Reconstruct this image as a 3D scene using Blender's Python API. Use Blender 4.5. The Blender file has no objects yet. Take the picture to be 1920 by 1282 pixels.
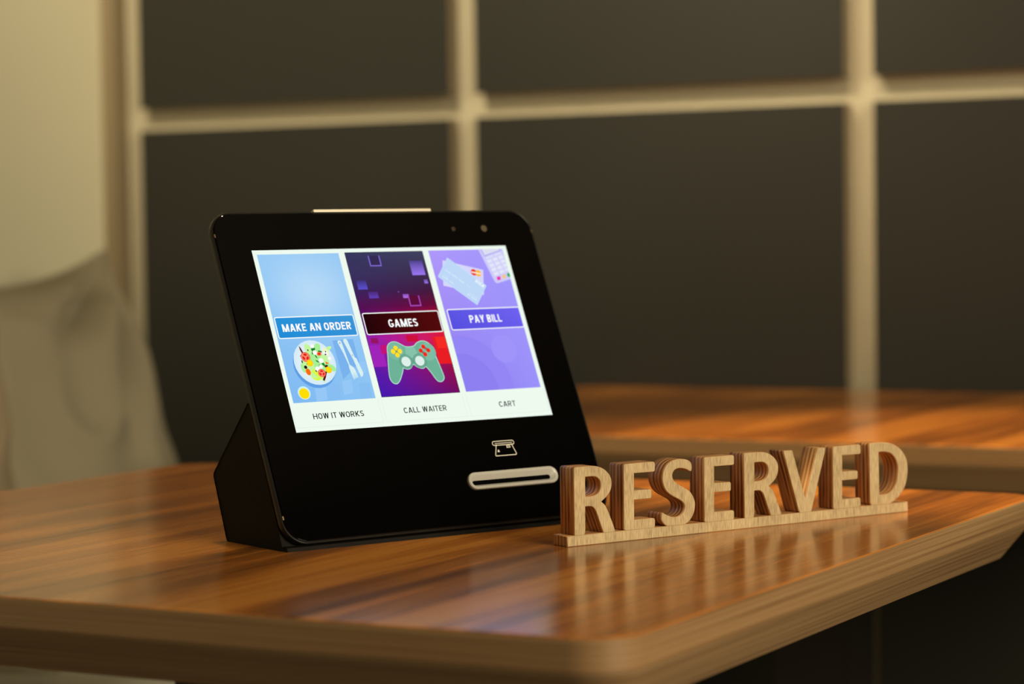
import bpy, bmesh, math, random
from mathutils import Vector, Matrix, noise
from mathutils.geometry import tessellate_polygon

random.seed(7)
SC = bpy.context.scene
COL = SC.collection

# ------------------------------------------------------------------ camera
def cam_setup():
    cd = bpy.data.cameras.new('camera'); co = bpy.data.objects.new('camera', cd); COL.objects.link(co)
    yaw, pitch, roll = 0.4975, -0.0447, -0.0155
    f = Vector((-math.sin(yaw)*math.cos(pitch), math.cos(yaw)*math.cos(pitch), math.sin(pitch)))
    r = Vector((math.cos(yaw), math.sin(yaw), 0)); u = r.cross(f)
    r2 = math.cos(roll)*r + math.sin(roll)*u; u2 = -math.sin(roll)*r + math.cos(roll)*u
    m = Matrix((r2, u2, -f)).transposed().to_4x4(); m.translation = Vector((0.9255, -1.3968, 0.2097))
    co.matrix_world = m
    cd.sensor_width = 36; cd.sensor_fit = 'HORIZONTAL'; cd.lens = 4641.33/1920*36
    cd.clip_start = .05; cd.clip_end = 50
    cd.dof.use_dof = True; cd.dof.focus_distance = 1.68; cd.dof.aperture_fstop = 5.0
    SC.camera = co
cam_setup()

# ------------------------------------------------------------------ world, lights, exposure
W = bpy.data.worlds.new('world'); SC.world = W; W.use_nodes = True
W.node_tree.nodes['Background'].inputs[0].default_value = (1.0, .84, .58, 1)
W.node_tree.nodes['Background'].inputs[1].default_value = 0.10

def light(name, kind, loc, target, power, color, **kw):
    d = bpy.data.lights.new(name, kind); o = bpy.data.objects.new(name, d); COL.objects.link(o)
    o.location = loc; o.rotation_euler = (Vector(target)-Vector(loc)).to_track_quat('-Z', 'Y').to_euler()
    d.energy = power; d.color = color
    for k, v in kw.items(): setattr(d, k, v)
    return o
light('window_light', 'AREA', (2.7, -.75, 1.02), (0, .2, 0), 100, (1, .88, .62), shape='RECTANGLE', size=1.4, size_y=1.0)
light('ceiling_spot', 'SPOT', (-.42, .62, 1.85), (-.26, .24, 0), 42, (1, .70, .36), spot_size=math.radians(30), spot_blend=.7, shadow_soft_size=.05)
light('ceiling_spot', 'SPOT', (.34, .52, 1.85), (.27, .82, 0), 230, (1, .67, .31), spot_size=math.radians(36), spot_blend=.5, shadow_soft_size=.05)
light('wall_fill_spot', 'SPOT', (-.95, .22, 1.85), (-.85, 1.58, 1.08), 245, (1, .86, .58), spot_size=math.radians(56), spot_blend=.25, shadow_soft_size=.22)  # unseen spot added for the wall; cone edge shaped to leave lower panels dark
light('wall_fill_spot', 'SPOT', (.05, .22, 1.85), (.12, 1.58, 1.10), 148, (1, .82, .54), spot_size=math.radians(54), spot_blend=.28, shadow_soft_size=.22)  # second added spot, brightens the right part of the panels

vs = SC.view_settings
vs.view_transform = 'Standard'; vs.look = 'None'; vs.exposure = 0.0; vs.gamma = 1.0; vs.use_curve_mapping = False

# ------------------------------------------------------------------ helpers
def lin(c):
    c /= 255.0
    return c/12.92 if c <= .04045 else ((c+.055)/1.055)**2.4
def rgb(r, g, b): return (lin(r), lin(g), lin(b), 1.0)

def obj(name, me, mat=None, parent=None):
    o = bpy.data.objects.new(name, me); COL.objects.link(o)
    if mat is not None and not me.materials: me.materials.append(mat)
    if parent is not None: o.parent = parent
    return o
def empty(name, loc=(0, 0, 0), rz=0):
    o = bpy.data.objects.new(name, None); COL.objects.link(o); o.location = loc; o.rotation_euler = (0, 0, rz)
    o.empty_display_size = .05
    return o
def tag(o, label, cat, group=None):
    o['label'] = label; o['category'] = cat
    if group: o['group'] = group
    return o
def struct(o, label=None):
    o['kind'] = 'structure'
    if label: o['label'] = label
    return o
def bm_mesh(bm, name, smooth=None):
    bmesh.ops.recalc_face_normals(bm, faces=bm.faces)
    me = bpy.data.meshes.new(name); bm.to_mesh(me); bm.free()
    if smooth is not None:
        for p in me.polygons: p.use_smooth = True
        me.set_sharp_from_angle(angle=math.radians(smooth))
        for p in me.polygons:
            if len(p.vertices) > 8: p.use_smooth = False          # large flat caps stay flat
    return me
def box_bm(bm, x0, x1, y0, y1, z0, z1):
    v = [bm.verts.new(p) for p in [(x0,y0,z0),(x1,y0,z0),(x1,y1,z0),(x0,y1,z0),(x0,y0,z1),(x1,y0,z1),(x1,y1,z1),(x0,y1,z1)]]
    for f in [(3,2,1,0),(4,5,6,7),(0,1,5,4),(1,2,6,5),(2,3,7,6),(3,0,4,7)]: bm.faces.new([v[i] for i in f])
def box_me(name, x0, x1, y0, y1, z0, z1, bev=0, seg=2):
    bm = bmesh.new(); box_bm(bm, x0, x1, y0, y1, z0, z1)
    if bev: bmesh.ops.bevel(bm, geom=bm.edges[:], offset=bev, segments=seg, affect='EDGES', profile=.5)
    return bm_mesh(bm, name, 40 if bev else None)
def rrect(x0, x1, y0, y1, r, seg=8):
    pts = []
    for cx, cy, a0 in ((x1-r, y0+r, -90), (x1-r, y1-r, 0), (x0+r, y1-r, 90), (x0+r, y0+r, 180)):
        for k in range(seg+1):
            a = math.radians(a0+90*k/seg); pts.append((cx+r*math.cos(a), cy+r*math.sin(a)))
    return pts
def loft(bm, loops, cap0=True, cap1=True):
    rows = [[bm.verts.new(p) for p in L] for L in loops]
    n = len(rows[0])
    for a, b in zip(rows, rows[1:]):
        for i in range(n): bm.faces.new((a[i], a[(i+1) % n], b[(i+1) % n], b[i]))
    if cap0: bm.faces.new(rows[0][::-1])
    if cap1: bm.faces.new(rows[-1])
    return rows
def smooth_path(pts, k=5):
    # points with a third entry are corners; the rest are joined by a Catmull-Rom curve
    n = len(pts); out = []
    for i in range(n):
        p0, p1, p2, p3 = pts[i-1], pts[i], pts[(i+1) % n], pts[(i+2) % n]
        c1, c2 = len(p1) > 2, len(p2) > 2
        out.append((p1[0], p1[1]))
        if c1 and c2: continue
        if c1: p0 = (2*p1[0]-p2[0], 2*p1[1]-p2[1])
        if c2: p3 = (2*p2[0]-p1[0], 2*p2[1]-p1[1])
        for j in range(1, k):
            t = j/k
            q = []
            for a in (0, 1):
                A, B, C, D = p0[a], p1[a], p2[a], p3[a]
                q.append(.5*(2*B+(C-A)*t+(2*A-5*B+4*C-D)*t*t+(3*B-A-3*C+D)*t**3))
            out.append(tuple(q))
    return out
def curve_mesh(name, loops, depth, bev=.0004):
    # filled outlines (with holes) extruded; result lies in local XY, z -depth/2..depth/2
    cu = bpy.data.curves.new(name, 'CURVE'); cu.dimensions = '2D'; cu.fill_mode = 'BOTH'
    cu.extrude = depth/2-bev; cu.bevel_depth = bev; cu.bevel_resolution = 1; cu.offset = -bev
    for L in loops:
        sp = cu.splines.new('POLY'); sp.points.add(len(L)-1); sp.use_cyclic_u = True
        for p, q in zip(sp.points, L): p.co = (q[0], q[1], 0, 1)
    o = bpy.data.objects.new('tmp', cu); COL.objects.link(o)
    dg = bpy.context.evaluated_depsgraph_get(); me = bpy.data.meshes.new_from_object(o.evaluated_get(dg))
    bpy.data.objects.remove(o); bpy.data.curves.remove(cu); me.name = name
    me.materials.clear()
    return me
def glyph(ch, w):
    # plain grotesque capitals, cap height 1, stroke w: list of polygons and the width
    h = w/2; P = []
    def bar(x0, x1, y0, y1): P.append(([(x0, y0), (x1, y0), (x1, y1), (x0, y1)], [(0, 1, 2, 3)]))
    def diag(x0, y0, x1, y1, k=1.12): q = h*k; P.append(([(x0-q, y0), (x0+q, y0), (x1+q, y1), (x1-q, y1)], [(0, 1, 2, 3)]))
    def stroke(pts, closed=False):
        n = len(pts); L, R = [], []
        for i in range(n):
            a = Vector(pts[i-1]) if (i or closed) else Vector(pts[0]); c = Vector(pts[(i+1) % n]) if (i < n-1 or closed) else Vector(pts[-1])
            d = (c-a).normalized(); q = Vector((-d.y, d.x))*h; L.append(tuple(Vector(pts[i])+q)); R.append(tuple(Vector(pts[i])-q))
        P.append((L+R, [(i, (i+1) % n, n+(i+1) % n, n+i) for i in range(n if closed else n-1)]))
    def sup(cx, cy, rx, ry, a0, a1, n=26, e=2.5):
        out = []
        for i in range(n+1):
            a = math.radians(a0+(a1-a0)*i/n); c, q = math.cos(a), math.sin(a)
            out.append((cx+rx*math.copysign(abs(c)**(2/e), c), cy+ry*math.copysign(abs(q)**(2/e), q)))
        return out
    if ch == ' ': return P, .26
    if ch == 'I': bar(0, w, 0, 1); return P, w
    if ch == 'L': bar(0, w, 0, 1); bar(0, .52, 0, w*.95); return P, .52
    if ch == 'T': W = .62; bar(W/2-h, W/2+h, 0, 1); bar(0, W, 1-w*.95, 1); return P, W
    if ch == 'H': W = .70; bar(0, w, 0, 1); bar(W-w, W, 0, 1); bar(0, W, .5-h*.9, .5+h*1.0); return P, W
    if ch == 'E': W = .55; bar(0, w, 0, 1); bar(0, W, 0, w*.95); bar(0, W-.05, .5-h*.8, .5+h*1.1); bar(0, W, 1-w*.95, 1); return P, W
    if ch == 'A': W = .72; diag(h*1.1, 0, W/2-h*.15, 1); diag(W-h*1.1, 0, W/2+h*.15, 1); bar(W*.2, W*.8, .21, .21+w*.9); return P, W
    if ch == 'V': W = .70; diag(h*1.1, 1, W/2-h*.1, 0); diag(W-h*1.1, 1, W/2+h*.1, 0); return P, W
    if ch == 'Y': W = .66; diag(h*1.15, 1, W/2-h*.1, .36); diag(W-h*1.15, 1, W/2+h*.1, .36); bar(W/2-h, W/2+h, 0, .42); return P, W
    if ch == 'N': W = .70; bar(0, w, 0, 1); bar(W-w, W, 0, 1); diag(h*1.15, 1, W-h*1.15, 0, 1.2); return P, W
    if ch == 'M': W = .88; bar(0, w, 0, 1); bar(W-w, W, 0, 1); diag(h*1.25, 1, W/2-h*.1, 0, 1.2); diag(W-h*1.25, 1, W/2+h*.1, 0, 1.2); return P, W
    if ch == 'W': W = .92; diag(h*1.05, 1, W*.27, 0, 1.05); diag(W/2-h*.1, 1, W*.27, 0, 1.05); diag(W/2+h*.1, 1, W*.73, 0, 1.05); diag(W-h*1.05, 1, W*.73, 0, 1.05); return P, W
    if ch == 'K': W = .66; bar(0, w, 0, 1); diag(w*.8, .34, W-h*1.4, 1, 1.35); diag(W-h*1.3, 0, w*1.5, .56, 1.3); return P, W
    if ch == 'O': W = .68; stroke(sup(W/2, .5, W/2-h, .5-h, 0, 360, 36)[:-1], True); return P, W
    if ch == 'C': W = .64; stroke(sup(W/2, .5, W/2-h, .5-h, 36, 324, 30)); return P, W
    if ch == 'G': W = .66; stroke(sup(W/2, .5, W/2-h, .5-h, 38, 318, 30)); bar(W-w, W, .12, .50); bar(W*.52, W, .50-w*.9, .50); return P, W
    if ch == 'D': W = .66; bar(0, w, 0, 1); stroke([(h, h)]+sup(W*.44, .5, W*.56-h, .5-h, -90, 90, 20)+[(h, 1-h)]); return P, W
    if ch in 'PR':
        W = .63; bar(0, w, 0, 1); stroke([(h, .40+h*.2)]+sup(W*.5, .70, W*.5-h, .30-h, -90, 90, 16)+[(h, 1-h)])
        if ch == 'R': diag(W-h*1.2, 0, W*.50, .44, 1.15); W = .66
        return P, W
    if ch == 'B': W = .62; bar(0, w, 0, 1); stroke([(h, h)]+sup(W*.5, .27, W*.5-h, .27-h, -90, 90, 14)+[(h, .54-h)]); stroke([(h, .51)]+sup(W*.48, .75, W*.48-h, .25-h, -90, 90, 14)+[(h, 1-h)]); return P, W
    if ch == 'S':
        W = .60; top = sup(W/2, .74, W/2-h, .26-h, 25, 180, 14, 2.2); bot = sup(W/2, .265, W/2-h, .265-h, 0, -155, 14, 2.2)
        stroke(top+[(W*.20, .60), (W*.5, .505), (W*.82, .40)]+bot); return P, W
def text_tris(s, x0, x1, y0, y1, w=.17):
    vs_, fs, x = [], [], 0
    for ch in s:
        P, W_ = glyph(ch, w)
        for pts, f in P:
            k = len(vs_); vs_ += [(p[0]+x, p[1]) for p in pts]; fs += [tuple(i+k for i in q) for q in f]
        x += W_+(.125 if ch != ' ' else .05)
    ax, bx = min(v[0] for v in vs_), max(v[0] for v in vs_)
    return [(x0+(a-ax)/(bx-ax)*(x1-x0), y0+b*(y1-y0)) for a, b in vs_], fs

# ------------------------------------------------------------------ materials
def mat(name):
    m = bpy.data.materials.new(name); m.use_nodes = True
    nt = m.node_tree; return m, nt, nt.nodes['Principled BSDF'], nt.nodes.new, nt.links.new
def simple(name, col, rough=.5, metal=0, spec=.5, coat=0, noise_amt=0, nscale=60):
    m, nt, b, N, L = mat(name)
    b.inputs['Base Color'].default_value = col; b.inputs['Roughness'].default_value = rough
    b.inputs['Metallic'].default_value = metal; b.inputs['Specular IOR Level'].default_value = spec
    b.inputs['Coat Weight'].default_value = coat
    tc = N('ShaderNodeTexCoord'); nz = N('ShaderNodeTexNoise'); nz.inputs['Scale'].default_value = nscale
    L(tc.outputs['Object'], nz.inputs['Vector'])
    mp = N('ShaderNodeMapRange'); mp.inputs[3].default_value = max(0, rough-.06); mp.inputs[4].default_value = min(1, rough+.06)
    L(nz.outputs['Fac'], mp.inputs[0]); L(mp.outputs[0], b.inputs['Roughness'])
    if noise_amt:
        mx = N('ShaderNodeMix'); mx.data_type = 'RGBA'
        mx.inputs[6].default_value = tuple(c*(1-noise_amt) for c in col[:3])+(1,)
        mx.inputs[7].default_value = tuple(min(1, c*(1+noise_amt)) for c in col[:3])+(1,)
        L(nz.outputs['Fac'], mx.inputs[0]); L(mx.outputs[2], b.inputs['Base Color'])
    return m

def ramp(N, stops):
    r = N('ShaderNodeValToRGB'); e = r.color_ramp.elements
    e[0].position, e[0].color = stops[0]; e[1].position, e[1].color = stops[-1]
    for p, c in stops[1:-1]:
        x = e.new(p); x.color = c
    return r

def veneer():
    m, nt, b, N, L = mat('walnut_veneer')
    tc = N('ShaderNodeTexCoord'); mp = N('ShaderNodeMapping'); mp.inputs['Scale'].default_value = (26, 1.5, 10)
    L(tc.outputs['Object'], mp.inputs[0])
    n1 = N('ShaderNodeTexNoise'); n1.inputs['Scale'].default_value = 1; n1.inputs['Detail'].default_value = 5; n1.inputs['Roughness'].default_value = .6; n1.inputs['Distortion'].default_value = .35
    L(mp.outputs[0], n1.inputs['Vector'])
    mp2 = N('ShaderNodeMapping'); mp2.inputs['Scale'].default_value = (300, 8, 100); L(tc.outputs['Object'], mp2.inputs[0])
    n2 = N('ShaderNodeTexNoise'); n2.inputs['Scale'].default_value = 1; n2.inputs['Detail'].default_value = 3; L(mp2.outputs[0], n2.inputs['Vector'])
    mp3 = N('ShaderNodeMapping'); mp3.inputs['Scale'].default_value = (7, .7, 3); L(tc.outputs['Object'], mp3.inputs[0])
    n3 = N('ShaderNodeTexNoise'); n3.inputs['Scale'].default_value = 1; n3.inputs['Detail'].default_value = 2; L(mp3.outputs[0], n3.inputs['Vector'])
    add = N('ShaderNodeMath'); add.operation = 'MULTIPLY_ADD'; add.inputs[1].default_value = .22; L(n2.outputs['Fac'], add.inputs[0]); L(n1.outputs['Fac'], add.inputs[2])
    add2 = N('ShaderNodeMath'); add2.operation = 'MULTIPLY_ADD'; add2.inputs[1].default_value = .5; L(n3.outputs['Fac'], add2.inputs[0]); L(add.outputs[0], add2.inputs[2])
    r = ramp(N, [(.58, (.060, .020, .006, 1)), (.74, (.24, .080, .014, 1)), (.88, (.47, .160, .024, 1)), (1.0, (.60, .23, .038, 1))])
    L(add2.outputs[0], r.inputs[0]); L(r.outputs[0], b.inputs['Base Color'])
    rr = N('ShaderNodeMapRange'); rr.inputs[3].default_value = .15; rr.inputs[4].default_value = .23; L(n2.outputs['Fac'], rr.inputs[0]); L(rr.outputs[0], b.inputs['Roughness'])
    b.inputs['Specular IOR Level'].default_value = .5
    bp = N('ShaderNodeBump'); bp.inputs['Strength'].default_value = .03; bp.inputs['Distance'].default_value = .0006
    L(n2.outputs['Fac'], bp.inputs['Height']); L(bp.outputs[0], b.inputs['Normal'])
    return m

def plyedge():
    # lamination lines run around the edge: bands by height with fibres along the edge
    m, nt, b, N, L = mat('plywood_edge')
    tc = N('ShaderNodeTexCoord'); mp = N('ShaderNodeMapping'); mp.inputs['Scale'].default_value = (2.2, 2.2, 620); L(tc.outputs['Object'], mp.inputs[0])
    n1 = N('ShaderNodeTexNoise'); n1.inputs['Scale'].default_value = 1; n1.inputs['Detail'].default_value = 4; n1.inputs['Roughness'].default_value = .65; L(mp.outputs[0], n1.inputs['Vector'])
    sx = N('ShaderNodeSeparateXYZ'); L(tc.outputs['Object'], sx.inputs[0])
    md = N('ShaderNodeMath'); md.operation = 'MULTIPLY'; md.inputs[1].default_value = 2*math.pi/.0042; L(sx.outputs[2], md.inputs[0])
    sn = N('ShaderNodeMath'); sn.operation = 'SINE'; L(md.outputs[0], sn.inputs[0])
    ad = N('ShaderNodeMath'); ad.operation = 'MULTIPLY_ADD'; ad.inputs[1].default_value = .05; L(sn.outputs[0], ad.inputs[0]); L(n1.outputs['Fac'], ad.inputs[2])
    r = ramp(N, [(.25, (.12, .056, .022, 1)), (.45, (.22, .120, .052, 1)), (.62, (.29, .175, .080, 1)), (.85, (.38, .25, .125, 1))])
    L(ad.outputs[0], r.inputs[0]); L(r.outputs[0], b.inputs['Base Color'])
    b.inputs['Roughness'].default_value = .38
    bp = N('ShaderNodeBump'); bp.inputs['Strength'].default_value = .25; bp.inputs['Distance'].default_value = .0008
    L(ad.outputs[0], bp.inputs['Height']); L(bp.outputs[0], b.inputs['Normal'])
    return m

def signwood():
    # pale face veneer with fine upright grain; darker ply layers on every cut side (local Y is the depth)
    m, nt, b, N, L = mat('sign_plywood')
    tc = N('ShaderNodeTexCoord'); sx = N('ShaderNodeSeparateXYZ'); L(tc.outputs['Object'], sx.inputs[0])
    nx = N('ShaderNodeSeparateXYZ'); L(tc.outputs['Normal'], nx.inputs[0])
    ab = N('ShaderNodeMath'); ab.operation = 'ABSOLUTE'; L(nx.outputs[1], ab.inputs[0])
    gt = N('ShaderNodeMath'); gt.operation = 'GREATER_THAN'; gt.inputs[1].default_value = .6; L(ab.outputs[0], gt.inputs[0])
    mp = N('ShaderNodeMapping'); mp.inputs['Scale'].default_value = (1300, 40, 130); L(tc.outputs['Object'], mp.inputs[0])
    n1 = N('ShaderNodeTexNoise'); n1.inputs['Scale'].default_value = 1; n1.inputs['Detail'].default_value = 3; L(mp.outputs[0], n1.inputs['Vector'])
    mpb = N('ShaderNodeMapping'); mpb.inputs['Scale'].default_value = (60, 20, 30); L(tc.outputs['Object'], mpb.inputs[0])
    n1b = N('ShaderNodeTexNoise'); n1b.inputs['Scale'].default_value = 1; L(mpb.outputs[0], n1b.inputs['Vector'])
    sm = N('ShaderNodeMath'); sm.operation = 'MULTIPLY_ADD'; sm.inputs[1].default_value = .4; L(n1b.outputs['Fac'], sm.inputs[0]); L(n1.outputs['Fac'], sm.inputs[2])
    rf = ramp(N, [(.45, (.25, .17, .085, 1)), (.68, (.43, .31, .165, 1)), (.92, (.56, .42, .235, 1))]); L(sm.outputs[0], rf.inputs[0])
    # layers
    mp2 = N('ShaderNodeMapping'); mp2.inputs['Scale'].default_value = (30, 430, 30); L(tc.outputs['Object'], mp2.inputs[0])
    n2 = N('ShaderNodeTexNoise'); n2.inputs['Scale'].default_value = 1; n2.inputs['Detail'].default_value = 2; L(mp2.outputs[0], n2.inputs['Vector'])
    md = N('ShaderNodeMath'); md.operation = 'MULTIPLY'; md.inputs[1].default_value = 2*math.pi/.0038; L(sx.outputs[1], md.inputs[0])
    sn = N('ShaderNodeMath'); sn.operation = 'SINE'; L(md.outputs[0], sn.inputs[0])
    ad = N('ShaderNodeMath'); ad.operation = 'MULTIPLY_ADD'; ad.inputs[1].default_value = .17; L(sn.outputs[0], ad.inputs[0]); L(n2.outputs['Fac'], ad.inputs[2])
    rs = ramp(N, [(.25, (.13, .045, .013, 1)), (.5, (.54, .235, .072, 1)), (.8, (.74, .42, .17, 1))]); L(ad.outputs[0], rs.inputs[0])
    mx = N('ShaderNodeMix'); mx.data_type = 'RGBA'; L(gt.outputs[0], mx.inputs[0]); L(rs.outputs[0], mx.inputs[6]); L(rf.outputs[0], mx.inputs[7])
    L(mx.outputs[2], b.inputs['Base Color']); b.inputs['Roughness'].default_value = .48
    bp = N('ShaderNodeBump'); bp.inputs['Strength'].default_value = .2; bp.inputs['Distance'].default_value = .0004
    L(n1.outputs['Fac'], bp.inputs['Height']); L(bp.outputs[0], b.inputs['Normal'])
    return m

def fabric(name, col, bump=.3):
    m, nt, b, N, L = mat(name)
    tc = N('ShaderNodeTexCoord'); nz = N('ShaderNodeTexNoise'); nz.inputs['Scale'].default_value = 5; nz.inputs['Detail'].default_value = 3; L(tc.outputs['Object'], nz.inputs['Vector'])
    mx = N('ShaderNodeMix'); mx.data_type = 'RGBA'; mx.inputs[6].default_value = tuple(c*.86 for c in col[:3])+(1,); mx.inputs[7].default_value = tuple(c*1.1 for c in col[:3])+(1,)
    L(nz.outputs['Fac'], mx.inputs[0]); L(mx.outputs[2], b.inputs['Base Color'])
    b.inputs['Roughness'].default_value = .9; b.inputs['Specular IOR Level'].default_value = .2
    wv = N('ShaderNodeTexNoise'); wv.inputs['Scale'].default_value = 500; L(tc.outputs['Object'], wv.inputs['Vector'])
    bp = N('ShaderNodeBump'); bp.inputs['Strength'].default_value = bump; bp.inputs['Distance'].default_value = .001
    L(wv.outputs['Fac'], bp.inputs['Height']); L(bp.outputs[0], b.inputs['Normal'])
    return m

M = {}
M['veneer'] = veneer(); M['ply'] = plyedge(); M['sign'] = signwood()
M['panel'] = simple('dark_wall_panel', (.017, .0160, .0125, 1), .55, noise_amt=.06, nscale=3, spec=.3)
M['paneledge'] = simple('tan_panel_edge', (.20, .155, .095, 1), .6)
M['cream'] = simple('cream_board', (.40, .35, .245, 1), .6, noise_amt=.03, nscale=8)
M['leftwall'] = simple('cream_plaster', (.66, .61, .43, 1), .85, noise_amt=.04, nscale=2.5, spec=.2)
M['brownstrip'] = simple('brown_corner_strip', (.20, .15, .085, 1), .6)
M['floor'] = simple('grey_floor', (.13, .125, .105, 1), .5, noise_amt=.15, nscale=6)
M['ceil'] = simple('ceiling_paint', (.22, .20, .17, 1), .9)
M['blackplastic'] = simple('matte_black_plastic', (.006, .005, .004, 1), .55, spec=.07, nscale=400)
M['rim'] = simple('black_frame_edge', (.008, .007, .006, 1), .36, spec=.22, nscale=200)
M['glass'] = simple('black_cover_glass', (.0012, .0010, .0009, 1), .05, spec=.22, nscale=30)
M['white_plastic'] = simple('translucent_white_plastic', (.40, .385, .35, 1), .35, nscale=200)
M['lightbar'] = simple('light_bar_diffuser', (.82, .72, .58, 1), .4, nscale=200)
M['slot'] = simple('slot_black', (.002, .002, .002, 1), .8, spec=.0)
M['print'] = simple('pale_print', (.72, .68, .58, 1), .5)
M['lens'] = simple('camera_lens', (.10, .075, .05, 1), .15)
M['sensor'] = simple('sensor_window', (.045, .03, .02, 1), .2)
M['glint'] = simple('notch_glint_metal', (.45, .34, .2, 1), .3, metal=1)  # gold tone carries the glints of the frame notches
M['darkleg'] = simple('dark_brown_metal', (.014, .011, .008, 1), .55, spec=.25)
M['cushion'] = fabric('cushion_linen', (.31, .265, .18, 1))
M['cushion2'] = fabric('cushion_linen_brown', (.31, .24, .15, 1))
M['seat'] = fabric('bench_upholstery', (.48, .44, .34, 1))
M['bench'] = simple('bench_plinth', (.05, .045, .04, 1), .6)

def screen_material():
    m, nt, b, N, L = mat('lit_screen')
    nt.nodes.remove(b)
    a = N('ShaderNodeAttribute'); a.attribute_name = 'Col'
    e = N('ShaderNodeEmission'); e.inputs['Strength'].default_value = 1.0
    L(a.outputs['Color'], e.inputs['Color']); L(e.outputs[0], nt.nodes['Material Output'].inputs['Surface'])
    return m
M['screen'] = screen_material()

# ------------------------------------------------------------------ setting
FZ = -.735; CZ = 1.95; WY = 1.58; LX = -1.375
struct(obj('floor', box_me('floor', -1.6, 7.0, -7.0, 1.75, FZ-.1, FZ), M['floor']), 'grey floor under the tables')
struct(obj('ceiling', box_me('ceiling', -1.6, 7.0, -7.0, 1.75, CZ, CZ+.1), M['ceil']), 'ceiling above the tables')
PD = .024                                  # depth of the recessed joints
wb = struct(obj('wall_back', box_me('wall_back', LX-.1, 7.0, WY+PD, WY+PD+.1, FZ, CZ), M['cream']), 'back wall of dark square panels with recessed cream joints')
vx = [(-1.352, -1.312), (-.783, -.742), (-.205, -.166), (.372, .411), (.949, .988), (1.526, 1.565), (2.103, 2.142), (2.68, 2.72)]
hz = [(FZ, .3665), (.3985, 1.50), (1.532, CZ)]
for i in range(len(vx)-1):
    for (z0, z1) in hz:
        me = box_me('wall_panel', vx[i][1], vx[i+1][0], WY, WY+PD-.0005, z0+.001, z1)
        me.materials.append(M['panel']); me.materials.append(M['paneledge'])
        for p in me.polygons: p.material_index = 0 if abs(p.normal.y) > .5 else 1
        obj('wall_panel', me, None, wb)
wl = struct(obj('wall_left', box_me('wall_left', LX-.1, LX, -7.0, WY+PD, FZ, CZ), M['leftwall']), 'plain cream plaster wall on the left')
tr = struct(obj('strip_1', box_me('strip_1', LX, -1.352, WY-.012, WY+PD, FZ, CZ, .002, 1), M['brownstrip']), 'brown upright strip in the wall corner')  # narrow brown strip filling the corner beside the first joint

# ------------------------------------------------------------------ tables
def table(name, x0, x1, y0, y1, rc=.030):
    t = empty(name, ((x0+x1)/2, (y0+y1)/2, FZ))
    cx, cy = t.location.x, t.location.y
    def ring(ins, z, r):
        return [(p[0]-cx, p[1]-cy, z-FZ) for p in rrect(x0+ins, x1-ins, y0+ins, y1-ins, max(r, .004), 10)]
    # veneered top sheet
    bm = bmesh.new(); loft(bm, [ring(.0012, -.0009, rc), ring(.0006, -.0007, rc), ring(0.0008, -.0002, rc), ring(.0012, 0, rc)])
    obj('veneer_top', bm_mesh(bm, 'veneer_top', 50), M['veneer'], t)
    # plywood slab: upright edge band, then a wide undercut chamfer
    bm = bmesh.new(); loft(bm, [ring(.021, -.046, rc-.012), ring(.0006, -.0196, rc), ring(0, -.0185, rc), ring(0, -.0016, rc), ring(.0005, -.0008, rc)])
    obj('plywood_slab', bm_mesh(bm, 'plywood_slab', 25), M['ply'], t)
    return t, cx, cy
def pedestal(t, px, py, w, d, foot):
    bm = bmesh.new(); box_bm(bm, px-w/2, px+w/2, py-d/2, py+d/2, .014, -FZ-.052)
    bmesh.ops.bevel(bm, geom=bm.edges[:], offset=.004, segments=2, affect='EDGES')
    obj('column', bm_mesh(bm, 'column', 40), M['darkleg'], t)
    bm = bmesh.new(); L0 = rrect(px-foot/2, px+foot/2, py-foot/2, py+foot/2, .03, 6)
    loft(bm, [[(a, b, 0) for a, b in L0], [(a, b, .010) for a, b in L0], [(px+(a-px)*.97, py+(b-py)*.97, .0145) for a, b in L0]])
    obj('foot_plate', bm_mesh(bm, 'foot_plate', 40), M['darkleg'], t)
    bm = bmesh.new(); L0 = rrect(px-.14, px+.14, py-.14, py+.14, .02, 5)
    loft(bm, [[(a, b, -FZ-.053) for a, b in L0], [(a, b, -FZ-.0455) for a, b in L0]])
    obj('mounting_plate', bm_mesh(bm, 'mounting_plate', 40), M['darkleg'], t)

t1, cx, cy = table('cafe_table', -.430, .3728, -.2697, .475)
pedestal(t1, -.16, .10, .08, .08, .42)
tag(t1, 'walnut veneer table with rounded corners in front, carrying the tablet and the sign', 'table', 'walnut veneer tables')
t2, cx, cy = table('cafe_table', -.58, .46, .863, WY-.004)
pedestal(t2, -.075, .09, .095, .095, .42)
tag(t2, 'brightly lit walnut veneer table behind the first one, pushed against the dark panelled wall', 'table', 'walnut veneer tables')

# ------------------------------------------------------------------ bench and cushions
be = empty('bench', (-1.06, .75, FZ))
obj('plinth', box_me('plinth', -.30, .26, -.95, .80, .0, .34, .004, 1), M['bench'], be)
obj('seat_cushion', box_me('seat_cushion', -.31, .33, -.98, .815, .341, .455, .03, 4), M['seat'], be)
obj('back_pad', box_me('back_pad', -.31, -.225, -.98, .44, .456, .80, .02, 3), M['seat'], be)
tag(be, 'upholstered pale bench along the cream wall, left of the front table', 'bench')

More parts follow.
